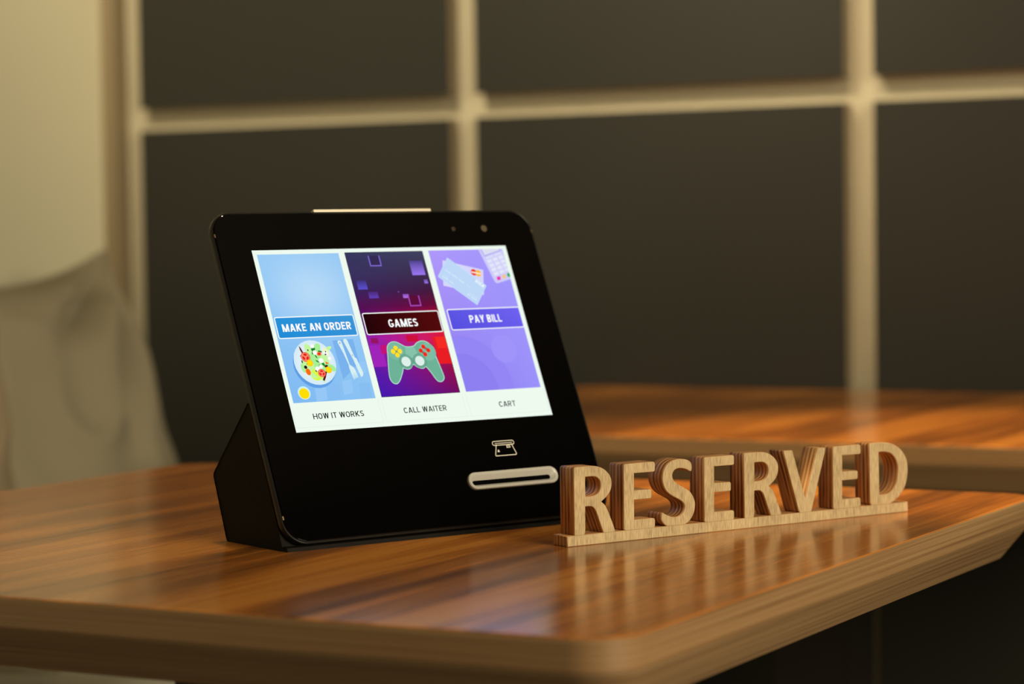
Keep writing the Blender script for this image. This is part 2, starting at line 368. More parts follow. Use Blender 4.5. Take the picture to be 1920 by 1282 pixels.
def cushion_mesh(name, w, h, th, seed, ear, nu=64):
    bm = bmesh.new(); rows = []
    def P(u, v, side):
        pin = .15
        x = u*(w/2)*(1-pin*(1-v*v)); y = v*(h/2)*(1-pin*(1-u*u))
        t = max(0, (1-abs(u)**2.2))**.55*max(0, (1-abs(v)**2.2))**.55
        p = Vector((x*6+seed, y*5, side*3))
        wr = noise.noise(p)*.55+(1-2*abs(noise.noise(p*1.9+Vector((3, 0, 0)))))*.30-.1
        d = math.hypot(u-ear, v-1); ang = math.atan2(v-1, u-ear)          # folds running out from the upper corner
        fold = (abs(math.sin(ang*5.5+seed+noise.noise(p*.7)*.8))-.6)*math.exp(-((d-.55)/.6)**2)
        z = side*th/2*t*(1+.50*wr+.95*fold)
        return (x, y, z)
    for side in (1, -1):
        g = [[bm.verts.new(P(-1+2*i/nu, -1+2*j/nu, side)) for i in range(nu+1)] for j in range(nu+1)]
        for j in range(nu):
            for i in range(nu): bm.faces.new((g[j][i], g[j][i+1], g[j+1][i+1], g[j+1][i]))
    bmesh.ops.remove_doubles(bm, verts=bm.verts[:], dist=.0004)
    return bm_mesh(bm, name, 180)
def piping(name, w, h, parent, m):
    bm = bmesh.new(); pin = .15; pts = []
    for k in range(160):
        s = k/40; q = int(s); f = -1+2*(s-q)
        u, v = ((f, -1), (1, f), (-f, 1), (-1, -f))[q]
        pts.append(Vector((u*(w/2)*(1-pin*(1-v*v)), v*(h/2)*(1-pin*(1-u*u)), 0)))
    loops = []
    for k, p in enumerate(pts):
        t = (pts[(k+1) % 160]-pts[k-1]).normalized(); s = t.cross(Vector((0, 0, 1)))
        loops.append([bm.verts.new(p+.0035*(math.cos(a)*s+math.sin(a)*Vector((0, 0, 1)))) for a in [i*math.pi/3 for i in range(6)]])
    for k in range(160):
        a, b = loops[k], loops[(k+1) % 160]
        for i in range(6): bm.faces.new((a[i], a[(i+1) % 6], b[(i+1) % 6], b[i]))
    obj('piping', bm_mesh(bm, name, 180), m, parent)
def cushion(cy_, xb, xt, zc, w, h, th, seed, ear, rot, m, label):
    # local x along +y of the room, local y up the lean, local z towards the room
    e = empty('cushion', (0, 0, 0))
    me = cushion_mesh('cushion_cover', w, h, th, seed, ear)
    c = obj('cover', me, m, e)
    piping('piping', w, h, e, m)
    upv = Vector((xt-xb, 0, math.sqrt(max(1e-4, h*h-(xt-xb)**2)))).normalized()
    lx = Vector((0, 1, 0)); lz = lx.cross(upv)
    mw = Matrix((lx, upv, lz)).transposed().to_4x4(); mw.translation = Vector(((xb+xt)/2, cy_, zc))
    e.matrix_world = mw @ Matrix.Rotation(rot, 4, 'Z')
    tag(e, label, 'cushion', 'linen cushions on the bench')
cushion(1.085, -1.01, -1.16, -.036, .45, .455, .17, 2.0, .9, .06, M['cushion'], 'wrinkled beige linen cushion leaning against the bench back near the wall corner')
cushion(.60, -.86, -1.00, -.030, .45, .455, .15, 9.0, .9, -.15, M['cushion2'], 'brownish linen cushion cut off by the left edge of the picture')

# ------------------------------------------------------------------ tablet
TYAW, TILT, Z0 = 1.1277, .4212, .0759
mm = .001
tb = empty('ordering_tablet', (0, 0, 0), TYAW)
tag(tb, 'black countertop ordering tablet with lit menu screen and card slot on the front table', 'tablet')
U0, U1, H0, H1, TH = -27.5, 246.5, -78.0, 164.6, 7.5
def on_face(o):
    o.location = (0, 0, Z0); o.rotation_euler = (math.pi/2-TILT, 0, 0)
    return o
def ringf(x0, x1, y0, y1, r, z, seg=10): return [(a*mm, b*mm, z*mm) for a, b in rrect(x0, x1, y0, y1, r, seg)]
# frame of the front panel
bm = bmesh.new()
loft(bm, [ringf(U0+2.5, U1-2.5, H0+2.5, H1-2.5, 14.5, -TH), ringf(U0+.8, U1-.8, H0+.8, H1-.8, 16, -TH+.7), ringf(U0, U1, H0, H1, 17, -TH+2.2),
          ringf(U0, U1, H0, H1, 17, -1.6), ringf(U0+.25, U1-.25, H0+.25, H1-.25, 16.8, -.9), ringf(U0+.9, U1-.9, H0+.9, H1-.9, 16.2, -.55),
          ringf(U0+1.3, U1-1.3, H0+1.3, H1-1.3, 15.8, -.75), ringf(U0+1.5, U1-1.5, H0+1.5, H1-1.5, 15.6, -1.2)])
fr = on_face(obj('panel_frame', bm_mesh(bm, 'panel_frame', 35), M['rim'], tb))
bm = bmesh.new()
loft(bm, [ringf(U0+1.7, U1-1.7, H0+1.7, H1-1.7, 15.4, -1.2), ringf(U0+1.7, U1-1.7, H0+1.7, H1-1.7, 15.4, -.3), ringf(U0+2.1, U1-2.1, H0+2.1, H1-2.1, 15.0, 0)])
gl = on_face(obj('cover_glass', bm_mesh(bm, 'cover_glass', 35), M['glass'], tb))
# wedge base
prof = [(-31.4, 0), (48.0, 0), (49.6, .8), (50.4, 2.0), (66.2, 43.0), (66.4, 44.8), (65.6, 46.6), (17.4, 96.6), (15.6, 96.4), (-24.8, 2.6), (-27.5, 3.4), (-31.0, 2.6)]
bm = bmesh.new()
def pl(x, ins):
    c0 = (14, 30)
    return [(x*mm, (v+(c0[0]-v)*ins)*mm, (z+(c0[1]-z)*ins)*mm if z > .5 else z*mm) for v, z in prof]
loft(bm, [pl(U0+.7, .012), pl(U0+.3, .004), pl(U0, 0.0) if 0 else pl(U0+.1, .0), pl(U1-.1, 0), pl(U1-.3, .004), pl(U1-.7, .012)])
obj('wedge_base', bm_mesh(bm, 'wedge_base', 30), M['blackplastic'], tb)
# thin foot line around the bottom
obj('rubber_foot', box_me('rubber_foot', (U0+4)*mm, (U1-4)*mm, -.0300, .0460, .0, .0012), M['slot'], tb)
# light bar on the top edge
lb = on_face(obj('light_bar', box_me('light_bar', 58.8*mm, 159.5*mm, (H1-.6)*mm, (H1+1.7)*mm, -6.0*mm, -.5*mm, .0006, 2), M['lightbar'], tb)); lb['label'] = 'pale light bar on the top edge'
# camera + sensor
def disc(name, x, y, r, m, ring=None):
    bm = bmesh.new()
    L = lambda rr, z: [((x+rr*math.cos(a))*mm, (y+rr*math.sin(a))*mm, z*mm) for a in [i*math.pi/14 for i in range(28)]]
    loft(bm, [L(r, 0), L(r, .12), L(r*.82, .2), L(r*.45, .10)], cap0=False)
    return on_face(obj(name, bm_mesh(bm, name, 30), m, tb))
disc('camera_lens', 201.9, 149.2, 2.6, M['lens']); disc('light_sensor', 174.4, 149.2, 1.7, M['sensor'])
for (x, y) in ((U0+1.6, 146.5), (U0+1.6, -59), (U1-1.6, 146.5), (U1-1.6, -59)):  # gold metal bits added as the glints on the frame's corner notches
    bm = bmesh.new(); box_bm(bm, (x-.5)*mm, (x+.5)*mm, (y-1.4)*mm, (y+1.4)*mm, -.8*mm, .25*mm)
    bmesh.ops.bevel(bm, geom=bm.edges[:], offset=.0003, segments=2, affect='EDGES')
    on_face(obj('notch_glint', bm_mesh(bm, 'notch_glint', 40), M['glint'], tb))
# card slot: raised funnel-shaped bezel
def stad(x0, x1, yc, r, z, seg=10):
    pts = []
    for k in range(seg+1):
        a = math.radians(-90+180*k/seg); pts.append(((x1-r+r*math.cos(a))*mm, (yc+r*math.sin(a))*mm, z*mm))
    for k in range(seg+1):
        a = math.radians(90+180*k/seg); pts.append(((x0+r+r*math.cos(a))*mm, (yc+r*math.sin(a))*mm, z*mm))
    return pts
bm = bmesh.new(); YC = -45.4
loft(bm, [stad(127.6, 206.0, YC, 6.3, 0), stad(127.7, 205.9, YC, 6.2, 1.7), stad(128.3, 205.3, YC, 5.6, 2.2), stad(129.8, 203.8, YC-.1, 4.3, 2.1), stad(130.2, 203.4, YC-.2, 4.0, 1.8),
          stad(131.4, 199.6, YC-1.2, 1.75, .22), stad(131.5, 199.5, YC-1.2, 1.65, .12)], cap0=False, cap1=False)
bz = on_face(obj('card_slot_bezel', bm_mesh(bm, 'card_slot_bezel', 35), M['white_plastic'], tb)); bz['label'] = 'white card slot bezel'
bm = bmesh.new(); loft(bm, [stad(131.2, 199.8, YC-1.2, 1.9, .02), stad(131.2, 199.8, YC-1.2, 1.9, .14)])
obj('slot_opening', bm_mesh(bm, 'slot_opening'), M['slot'], bz)

# flat drawing: polygons in face millimetres, each layer a hair above the last
class Draw:
    def __init__(s, name, parent, base=.06):
        s.v, s.f, s.c, s.z, s.name, s.parent = [], [], [], base, name, parent
    def tri(s, pts, faces, cols):
        k = len(s.v); s.v += [(p[0]*mm, p[1]*mm, s.z*mm) for p in pts]
        for f in faces:
            s.f.append(tuple(i+k for i in f)); s.c.append([cols[i] for i in f] if isinstance(cols, list) else [cols]*len(f))
    def layer(s, d=.012): s.z += d
    def poly(s, pts, col):
        s.tri(pts, [tuple(t) for t in tessellate_polygon([[Vector((a, b, 0)) for a, b in pts]])], col); s.layer()
    def rect(s, x0, x1, y0, y1, col): s.poly([(x0, y0), (x1, y0), (x1, y1), (x0, y1)], col)
    def ell(s, cx, cy, rx, ry, col, rot=0, n=28):
        c, q = math.cos(rot), math.sin(rot)
        s.poly([(cx+rx*math.cos(a)*c-ry*math.sin(a)*q, cy+rx*math.cos(a)*q+ry*math.sin(a)*c) for a in [2*math.pi*i/n for i in range(n)]], col)
    def line(s, pts, w, col, closed=False):
        n = len(pts); L, R = [], []
        for i in range(n):
            a = Vector(pts[i-1]) if (i > 0 or closed) else None; b = Vector(pts[i]); c = Vector(pts[(i+1) % n]) if (i < n-1 or closed) else None
            d1 = (b-a).normalized() if a is not None else (c-b).normalized(); d2 = (c-b).normalized() if c is not None else d1
            nn = Vector((-(d1.y+d2.y), d1.x+d2.x))
            nn = nn.normalized() if nn.length > 1e-6 else Vector((-d1.y, d1.x))
            k = w/2/max(.35, nn.dot(Vector((-d1.y, d1.x))))
            L.append(tuple(b+nn*k)); R.append(tuple(b-nn*k))
        m_ = n if closed else n-1
        s.tri(L+R, [(i, (i+1) % n, n+(i+1) % n, n+i) for i in range(m_)], col); s.layer()
    def grid(s, x0, x1, y0, y1, nx, ny, fn):
        pts = [(x0+(x1-x0)*i/nx, y0+(y1-y0)*j/ny) for j in range(ny+1) for i in range(nx+1)]
        cols = [fn(i/nx, j/ny) for j in range(ny+1) for i in range(nx+1)]
        s.tri(pts, [(j*(nx+1)+i, j*(nx+1)+i+1, (j+1)*(nx+1)+i+1, (j+1)*(nx+1)+i) for j in range(ny) for i in range(nx)], cols); s.layer()
    def text(s, t, x0, x1, y0, y1, col, off=0):
        v, f = text_tris(t, x0, x1, y0, y1, off); s.tri(v, f, col); s.layer()
    def build(s, m, label=None):
        me = bpy.data.meshes.new(s.name); me.from_pydata(s.v, [], s.f)
        at = me.color_attributes.new('Col', 'FLOAT_COLOR', 'CORNER')
        flat = [x for f in s.c for c in f for x in c]
        at.data.foreach_set('color', flat)
        o = obj(s.name, me, m, s.parent)
        if label: o['label'] = label
        return o
def mix(a, b, t): t = max(0, min(1, t)); return tuple(a[i]+(b[i]-a[i])*t for i in range(4))
def bil(c, u, v): return mix(mix(c[0], c[1], u), mix(c[2], c[3], u), v)     # bl br tl tr
WH = rgb(238, 250, 238)

d = Draw('display', tb); d.rect(0, 217, 0, 135.0, WH)
for x0, x1 in ((1.2, 71.2), (74.2, 142.6), (145.8, 215.2)):
    d.line([(x0, 20.4), (x0, 3.2), (x1, 3.2), (x1, 20.4)], .35, rgb(226, 238, 228))
disp = on_face(d.build(M['screen'], 'lit menu screen'))
ZB = .14
def outline_rr(d, x0, x1, y0, y1, r, w, col): d.line(rrect(x0, x1, y0, y1, r, 4), w, col, True)

# --- tile 1 : make an order
d = Draw('order_tile', disp, ZB)
def t1c(u, v):
    c = bil((rgb(128, 186, 242), rgb(140, 196, 244), rgb(150, 202, 246), rgb(150, 200, 244)), u, v)
    return mix(c, rgb(186, 220, 248), math.exp(-((u-.55)/.45)**2-((v-.74)/.22)**2)*.9)
d.grid(3.3, 69.8, 21.2, 131.7, 10, 16, t1c)
for k, (x, y, w, h) in enumerate([(22, 21.2, 9, 11), (34, 21.2, 8, 13), (45, 25, 8, 11), (58, 21.2, 9, 12), (60, 40, 8, 9), (5, 40, 6, 9)]):
    d.poly([(x, y), (x+w, y+1), (x+w+1, y+h), (x+1, y+h-.5)], rgb(*((150, 200, 247), (136, 190, 242))[k % 2] if y < 60 else ((176, 215, 247), (164, 207, 244))[k % 2]))
d.poly([(46.5, 65.5), (63.5, 66), (63.8, 48), (47.5, 36.5)], rgb(122, 178, 238))
# plate
d.ell(27.0, 47.6, 16.6, 16.6, rgb(96, 158, 230))
d.ell(28.2, 49.9, 16.6, 16.6, rgb(214, 236, 246)); d.ell(28.2, 49.9, 14.4, 14.4, rgb(222, 238, 246))
d.build(M['screen'])
d = Draw('salad_picture', disp, ZB+.4)
G1, G2, G3 = rgb(168, 240, 150), rgb(196, 246, 160), rgb(20, 128, 40)
for x, y, rx, ry, a, c in [(28, 52, 8, 8.5, 0, G1), (22, 47, 5, 6, .4, G2), (33, 47, 6.5, 6, .2, G1), (28, 41, 6, 4.5, .3, rgb(214, 250, 80)), (25, 60, 2.6, 4, .3, G2), (32.5, 60.5, 2.6, 3.6, -.5, G1), (41, 59.5, 3.4, 1.4, .4, G2),
                           (36.5, 52, 3.6, 3.4, 0, G2), (17.5, 46, 1.6, 3.4, .2, G1), (41, 45, 2, 3, .6, G1), (31, 37.5, 1, 2.6, .3, G2), (38.5, 57, 2.6, 3.0, .2, rgb(236, 248, 190)), (23.5, 40.5, 4, 1.6, -.5, G2)]:
    d.ell(x, y, rx, ry, c, a, 14)
for x, y, rx, ry, a, c in [(29, 59.6, 1.8, 1.4, .4, G3), (34, 57.6, 1.7, .8, -.2, G3), (28, 57, .8, 1.4, -.4, G3), (34, 48.5, 1.0, 2.0, .5, G3), (30, 50.5, 1.5, .55, -.6, G3), (31.2, 47, .9, 1.1, .4, rgb(14, 60, 24)), (17.8, 50.8, .5, 1.2, 0, rgb(14, 60, 24)),
                           (19.5, 46.6, 1.3, 1.3, 0, rgb(40, 14, 20)), (21.6, 49.0, .9, .5, .4, rgb(20, 16, 20)), (18.2, 55, 1.1, .5, 0, rgb(20, 50, 20)), (24.6, 59, .5, .7, 0, rgb(20, 40, 24)), (38.3, 57.2, .5, .6, 0, rgb(20, 16, 24)), (37.8, 55.0, .9, .6, .3, rgb(30, 12, 24)),
                           (27.2, 43.6, .7, .9, 0, rgb(16, 16, 20)), (36, 46.6, 1.5, .9, .3, rgb(70, 12, 24)), (29.8, 54, .4, 1.5, .5, rgb(20, 60, 20))]:
    d.ell(x, y, rx, ry, c, a, 10)
for x, y, r in [(28.9, 61.7, 1.5), (29.6, 57, 1.8), (33, 50.8, 2.0), (28.6, 44.9, 1.9), (31.7, 46.4, 1.5), (40, 52.1, 1.4), (38, 56.1, 1.7)]: d.ell(x, y, r, r*.95, rgb(250, 252, 250), 0, 12)
d.ell(38.3, 57.2, .5, .6, rgb(20, 16, 24), 0, 8); d.ell(37.7, 55.2, .8, .5, rgb(30, 12, 24), 0, 8)
d.poly([(18.0, 62.6), (19.2, 60.8), (20.4, 57.2), (19.2, 56.6), (18.2, 59.4)], rgb(92, 22, 18)); d.poly([(33.6, 42.4), (35.6, 42.8), (33.4, 38.2), (31.6, 35.6), (30.4, 36.6), (32.4, 39.6)], rgb(92, 22, 18))
def tomato(x, y, r):
    d.ell(x, y, r, r*.98, rgb(232, 62, 44)); d.ell(x, y, r*.88, r*.86, rgb(255, 138, 112), 0, 18)
    for a in (1.5, 3.6, 5.7): d.ell(x+r*.46*math.cos(a), y+r*.46*math.sin(a), r*.40, r*.26, rgb(226, 34, 26), a+1.57, 10)
tomato(21.2, 54, 3.7); tomato(31.0, 41.6, 3.1); d.ell(32.6, 55.8, 1.9, 1.5, rgb(255, 112, 70), .2, 12); d.ell(32.6, 55.8, 1.1, .8, rgb(230, 44, 24), .2, 12)
for x, y in ((23.4, 49.4), (37.0, 43.6)):
    d.ell(x, y, 2.6, 2.6, rgb(255, 196, 0), 0, 9); d.ell(x, y, 2.0, 2.0, rgb(255, 222, 10), 0, 9)
d.ell(20.4, 42.9, 1.9, 2.5, rgb(255, 106, 20), .15, 16); d.poly([(35.6, 50), (38.6, 48.6), (36.4, 47.8)], rgb(255, 104, 30))
d.ell(12.95, 27.8, 5.0, 4.9, rgb(206, 240, 240)); d.ell(12.95, 27.3, 4.0, 3.9, rgb(255, 222, 6)); d.build(M['screen'])
d = Draw('cutlery_picture', disp, ZB+1.2)
cut = rgb(216, 240, 242)
d.poly([(49.6, 63.4), (50.2, 64.9), (51.8, 65.0), (52.8, 63.9), (53.8, 56), (54.9, 46.6), (57.6, 44.4), (58.4, 42.2), (59.3, 36.9), (58.7, 36.8), (57.6, 41), (58.2, 36.6), (57.6, 36.4), (56.5, 40.8), (57.0, 36.1), (56.5, 36.0), (55.5, 40.6), (56.0, 35.6), (55.4, 35.6), (54.2, 41.4), (53.8, 44), (54.0, 46.6), (52.2, 55)], cut)
d.poly([(54.4, 64.4), (55.2, 65.9), (56.8, 66.0), (57.8, 65.0), (60.6, 51.5), (61.6, 51.2), (64.2, 40.1), (63.4, 37.8), (61.6, 36.9), (58.8, 50.4), (57.6, 54)], cut)
d.ell(51.3, 63, .7, .7, rgb(170, 190, 204), 0, 10); d.ell(59.0, 53.4, .6, .7, rgb(180, 200, 214), 0, 10); d.build(M['screen'])

def button(name, x0, x1, y0, y1, fill, edge, inner, txt, tx, z):
    d = Draw(name, disp, z)
    d.poly(rrect(x0, x1, y0, y1, 1.3, 4), edge)
    d.grid(x0+.8, x1-.8, y0+.8, y1-.8, 6, 2, fill)
    outline_rr(d, x0+.35, x1-.35, y0+.35, y1-.35, 1.2, .75, rgb(250, 252, 250))
    d.text(txt, tx[0], tx[1], tx[2], tx[3], rgb(252, 252, 252), .185)
    d.build(M['screen'], 'button reading '+txt)
button('order_button', 4.1, 68.6, 68.2, 84.5, lambda u, v: bil((rgb(30, 140, 214), rgb(52, 146, 216), rgb(38, 146, 216), rgb(60, 150, 214)), u, v), rgb(100, 170, 230), 0, 'MAKE AN ORDER', (8.8, 64.5, 73.3, 79.0), ZB+.42)

# --- tile 2 : games
d = Draw('games_tile', disp, ZB)
def t2c(u, v):
    stops = [(0, (rgb(66, 26, 176), rgb(112, 14, 96))), (.18, (rgb(88, 26, 172), rgb(150, 16, 70))), (.40, (rgb(150, 32, 178), rgb(226, 26, 40))), (.47, (rgb(110, 22, 140), rgb(206, 20, 50))),
             (.56, (rgb(90, 16, 110), rgb(160, 8, 46))), (.62, (rgb(84, 16, 84), rgb(104, 12, 56))), (.72, (rgb(60, 34, 92), rgb(66, 26, 62))), (.85, (rgb(58, 50, 96), rgb(62, 46, 78))), (1, (rgb(54, 54, 92), rgb(64, 66, 96)))]
    for (a, ca), (b, cb) in zip(stops, stops[1:]):
        if v <= b:
            t = (v-a)/(b-a); return mix(mix(ca[0], ca[1], u), mix(cb[0], cb[1], u), t)
    return mix(stops[-1][1][0], stops[-1][1][1], u)
d.grid(74.8, 141.4, 21.5, 131.9, 10, 34, t2c)
d.rect(74.8, 86, 44.2, 60.5, rgb(160, 36, 186)); d.rect(84.2, 91, 53.8, 60.4, rgb(196, 20, 120)); d.rect(78, 84, 62, 66, rgb(150, 20, 100))
d.rect(130.4, 141.4, 44, 64.8, rgb(232, 30, 36)); d.rect(132.8, 141.4, 56, 64.8, rgb(246, 44, 36)); d.rect(108, 118, 62, 67, rgb(206, 16, 60))
def grad_sq(x0, x1, y0, y1, lo, hi): d.grid(x0, x1, y0, y1, 1, 3, lambda u, v: mix(lo, hi, v))
PU = rgb(142, 112, 236)
grad_sq(127.6, 138.9, 113.1, 124.4, rgb(156, 120, 242), rgb(78, 66, 140)); grad_sq(78.6, 86.6, 103.2, 110.2, rgb(92, 80, 206), rgb(62, 50, 120)); grad_sq(85.9, 94.0, 96.2, 101.2, rgb(98, 64, 182), rgb(74, 42, 120))
grad_sq(136.1, 139.2, 106.4, 109.6, rgb(160, 120, 240), rgb(96, 76, 160)); grad_sq(114.6, 119.7, 95.6, 98.6, rgb(186, 110, 236), rgb(130, 80, 180)); d.rect(111.2, 112.2, 100, 101, rgb(120, 80, 160))
def ubox(x0, x1, y0, y1, c1, c2):
    d.rect(x0, x1, y0, y1, c2)
    d.line([(x0, y1), (x0, y0), (x1, y0), (x1, y1)], .9, c1)
ubox(94.0, 103.0, 121.2, 129.0, rgb(128, 104, 214), rgb(52, 44, 84)); ubox(119.0, 127.8, 89.4, 97.2, rgb(170, 74, 190), rgb(92, 14, 56))
outline_rr(d, 74.9, 141.3, 21.6, 131.8, .3, .35, rgb(18, 10, 30))
d.build(M['screen'])
d = Draw('gamepad_picture', disp, ZB+.5)
pad = [(89.6, 57.6), (91.2, 60.4), (94.5, 62.1), (98.2, 62.0), (101.6, 60.2), (104.7, 58.4), (108.6, 57.9), (112.6, 58.6), (115.3, 60.6), (119.3, 61.9), (123.4, 61.3), (126.8, 58.2), (128.2, 52.4), (129.4, 45.2), (131.0, 34.8), (129.8, 31.6), (126.8, 30.4), (124.0, 32.0), (121.3, 37.3), (118.1, 42.2),
       (115.4, 41.2), (112.7, 41.6), (110.1, 42.9), (108.5, 44.6, 1), (107.0, 44.0), (104.9, 41.9), (101.9, 41.2), (98.7, 42.4, 1), (96.8, 38.5), (93.1, 33.0), (89.7, 30.7), (86.6, 32.0), (85.4, 35.9), (86.7, 44.1), (88.4, 51.6)]
sp = smooth_path(pad, 4)
d.poly(sp, rgb(110, 178, 152)); d.line(sp, .7, rgb(172, 222, 204), True)
d.ell(122.6, 53.5, 7.0, 7.0, rgb(124, 188, 164)); d.ell(95.8, 54.8, 6.6, 6.6, rgb(122, 186, 160))
d.poly([(104.6, 57.6), (112.4, 57.6), (114, 52), (109, 49), (103.6, 52)], rgb(134, 194, 170))
for x in (102.4, 114.0):
    d.ell(x, 46.9, 5.6, 5.5, rgb(82, 142, 118)); d.ell(x, 46.9, 5.2, 5.1, rgb(112, 178, 154)); d.ell(x, 46.8, 4.3, 4.2, rgb(74, 132, 110)); d.ell(x, 46.9, 3.9, 3.8, rgb(222, 240, 234))
for x, y in ((96.5, 57.4), (93.7, 54.9), (99.3, 54.9), (96.5, 52.2)): d.ell(x, y, 1.9, 1.9, rgb(255, 224, 40), 0, 16)
d.line([(94.6, 56.9), (98.4, 53.0)], .3, rgb(120, 110, 40)); d.line([(98.4, 56.9), (94.6, 53.0)], .3, rgb(120, 110, 40))
d.line([(120.0, 57.4), (123.4, 54.6)], 2.0, rgb(90, 120, 116)); d.line([(117.0, 54.6), (119.9, 51.7)], 2.0, rgb(90, 120, 116))
for x, y in ((120.0, 57.5), (123.4, 54.6), (117.0, 54.6), (119.9, 51.6)): d.ell(x, y, 1.7, 1.7, rgb(240, 38, 22), 0, 16)
d.build(M['screen'])
button('games_button', 75.8, 140.8, 68.2, 85.0, lambda u, v: mix(rgb(34, 4, 8), rgb(84, 10, 12), u), rgb(20, 4, 10), 0, 'GAMES', (96.0, 120.8, 73.4, 79.4), ZB+.52)

# --- tile 3 : pay bill
d = Draw('pay_tile', disp, ZB)
d.grid(146.8, 213.3, 21.8, 132.2, 6, 10, lambda u, v: bil((rgb(138, 124, 240), rgb(156, 146, 250), rgb(176, 152, 250), rgb(160, 150, 252)), u, v))
def disc_clip(cx, cy, r, col):
    p = [(min(213.3, max(146.8, cx+r*math.cos(a))), min(132.2, max(21.8, cy+r*math.sin(a)))) for a in [2*math.pi*i/60 for i in range(60)]]
    d.poly(p, col)
disc_clip(150, 25, 40, rgb(148, 134, 244)); disc_clip(150, 25, 26, rgb(142, 128, 241)); disc_clip(190, 53, 11, rgb(160, 148, 250))
d.build(M['screen'])
d = Draw('payment_picture', disp, ZB+.4)
tm = rgb(206, 204, 250)
d.poly([(191.1, 132.2), (213.3, 132.2), (213.3, 107.8), (200.0, 104.6), (198.4, 105.4), (197.4, 108.1)], tm)
d.poly([(193.2, 132.2), (195.1, 126.4), (211.4, 130.9), (211.2, 132.2)], rgb(158, 150, 236)); d.poly([(193.9, 132.2), (195.5, 127.2), (210.4, 131.2), (210.2, 132.2)], rgb(220, 222, 242))
ex = Vector((5.6, 1.5)); ey = Vector((.95, -3.4)); k0 = Vector((198.4, 122.5))
for a in range(2):
    p = Vector((195.7, 124.2))+ex*(a*1.48); q = ex*1.22; r = Vector((.4, 1.45)); d.poly([tuple(p), tuple(p+q), tuple(p+q+r), tuple(p+r)], rgb(222, 226, 250))
for j in range(4):
    for i in range(3):
        c = k0+ex*i+ey*j; a = ex*.40; b = ey*.38
        pts = [c-a-b, c+a-b, c+a+b, c-a+b]
        if max(p.x for p in pts) > 213.2: pts = [Vector((min(p.x, 213.2), p.y)) for p in pts]
        d.poly([tuple(p) for p in pts], rgb(226, 230, 248))
for (x, y), c in (((202.3, 108.5), rgb(236, 52, 170)), ((207.4, 109.8), rgb(246, 196, 130))): d.poly([(x-1.7, y-1.7), (x+1.6, y-1.1), (x+1.8, y+1.7), (x-1.5, y+1.2)], c)
d.poly([(210.6, 110), (211.2, 109.3), (213.2, 109.6), (213.2, 112.8), (211.0, 112.2)], rgb(30, 168, 80))
d.poly([(156.7, 123.7), (190.1, 115.4), (184.7, 95.8), (151.6, 104.2)], rgb(214, 214, 250)); d.line([(156.7, 123.7), (190.1, 115.4), (184.7, 95.8), (151.6, 104.2)], .3, rgb(224, 226, 252), True)
d.ell(181.4, 113.8, 2.6, 2.6, rgb(238, 44, 22)); d.ell(185.2, 112.9, 2.6, 2.6, rgb(255, 186, 30)); d.poly([(179.4, 114.7), (187.4, 112.8), (187.2, 111.8), (179.2, 113.6)], rgb(252, 236, 220))
d.poly([(161.3, 125.8), (189.1, 102.9), (176.5, 88.0), (148.9, 111.2)], rgb(190, 216, 248)); d.line([(161.3, 125.8), (189.1, 102.9), (176.5, 88.0), (148.9, 111.2)], .35, rgb(206, 230, 250), True)
cdx = Vector((27.8, -22.9)).normalized(); cdy = Vector((-cdx.y, cdx.x))
def on_card(base, pts): return [tuple(base+cdx*a+cdy*b) for a, b in pts]
WC = rgb(232, 246, 252)
base = Vector((157.1, 116.1))
for g in range(3):
    for i in range(4): c = base+cdx*(g*6.2+i*1.28); d.ell(c.x, c.y, .46, .5, WC, 0, 8)
d.line([tuple(base+cdx*19.2), tuple(base+cdx*23.0)], .5, rgb(212, 232, 250))
base = Vector((153.1, 111.1))
for i in (0, 1, 2, 3, 5, 6, 7): c = base+cdx*(i*1.3); d.ell(c.x, c.y, .46, .5, WC, 0, 8)
d.line([tuple(base+cdx*1.0+cdy*1.9), tuple(base+cdx*4.0+cdy*1.9)], .35, rgb(212, 232, 250))
base = Vector((170.6, 96.5))
for i in (0, 1, 3, 4, 5, 6): c = base+cdx*(i*1.25); d.ell(c.x, c.y, .46, .5, WC, 0, 8)
d.line([tuple(base+cdx*.4+cdy*1.9), tuple(base+cdx*8+cdy*1.9)], .35, rgb(212, 232, 250))
v, f = text_tris('VISA', 0, 8.2, 0, 2.7, .2)
vb = Vector((179.3, 106.4)); d.tri([tuple(vb+cdx*(a+b*.25)+cdy*b) for a, b in v], f, rgb(246, 252, 254)); d.layer()
d.build(M['screen'])
button('pay_button', 147.9, 212.8, 68.6, 85.2, lambda u, v: bil((rgb(84, 78, 224), rgb(104, 92, 236), rgb(92, 84, 226), rgb(112, 98, 240)), u, v), rgb(150, 140, 244), 0, 'PAY BILL', (165.8, 194.2, 73.9, 79.8), ZB+1.3)

for nm, t, x0, x1 in (('how_it_works_text', 'HOW IT WORKS', 16.1, 57.0), ('call_waiter_text', 'CALL WAITER', 90.3, 126.4), ('cart_text', 'CART', 172.4, 187.0)):
    d = Draw(nm, disp, ZB); d.text(t, x0, x1, 8.7, 12.8, rgb(16, 20, 16), .145); d.build(M['screen'], 'lettering reading '+t)

# printed card pictogram on the glass
d = Draw('card_pictogram', tb, .05)
pc = (.7, .66, .55, 1)
d.line(rrect(157.4, 176.2, -20.0, -17.0, 1.45, 6), .5, pc, True)
d.line([(159.4, -18.6), (174.4, -18.6)], .4, pc)
d.line([(160.4, -19.4), (157.6, -27.2), (158.0, -27.9), (175.4, -27.9), (176.0, -27.2), (173.6, -19.4)], .55, pc)
d.line([(169.2, -20.4), (171.9, -20.4), (171.9, -22.2), (169.0, -22.2)], .4, pc, True); d.line([(169.0, -21.3), (171.9, -21.3)], .3, pc)
d.poly([(160.0, -25.1), (161.9, -25.1), (161.3, -23.4), (160.7, -23.4)], pc)
on_face(d.build(M['print']))

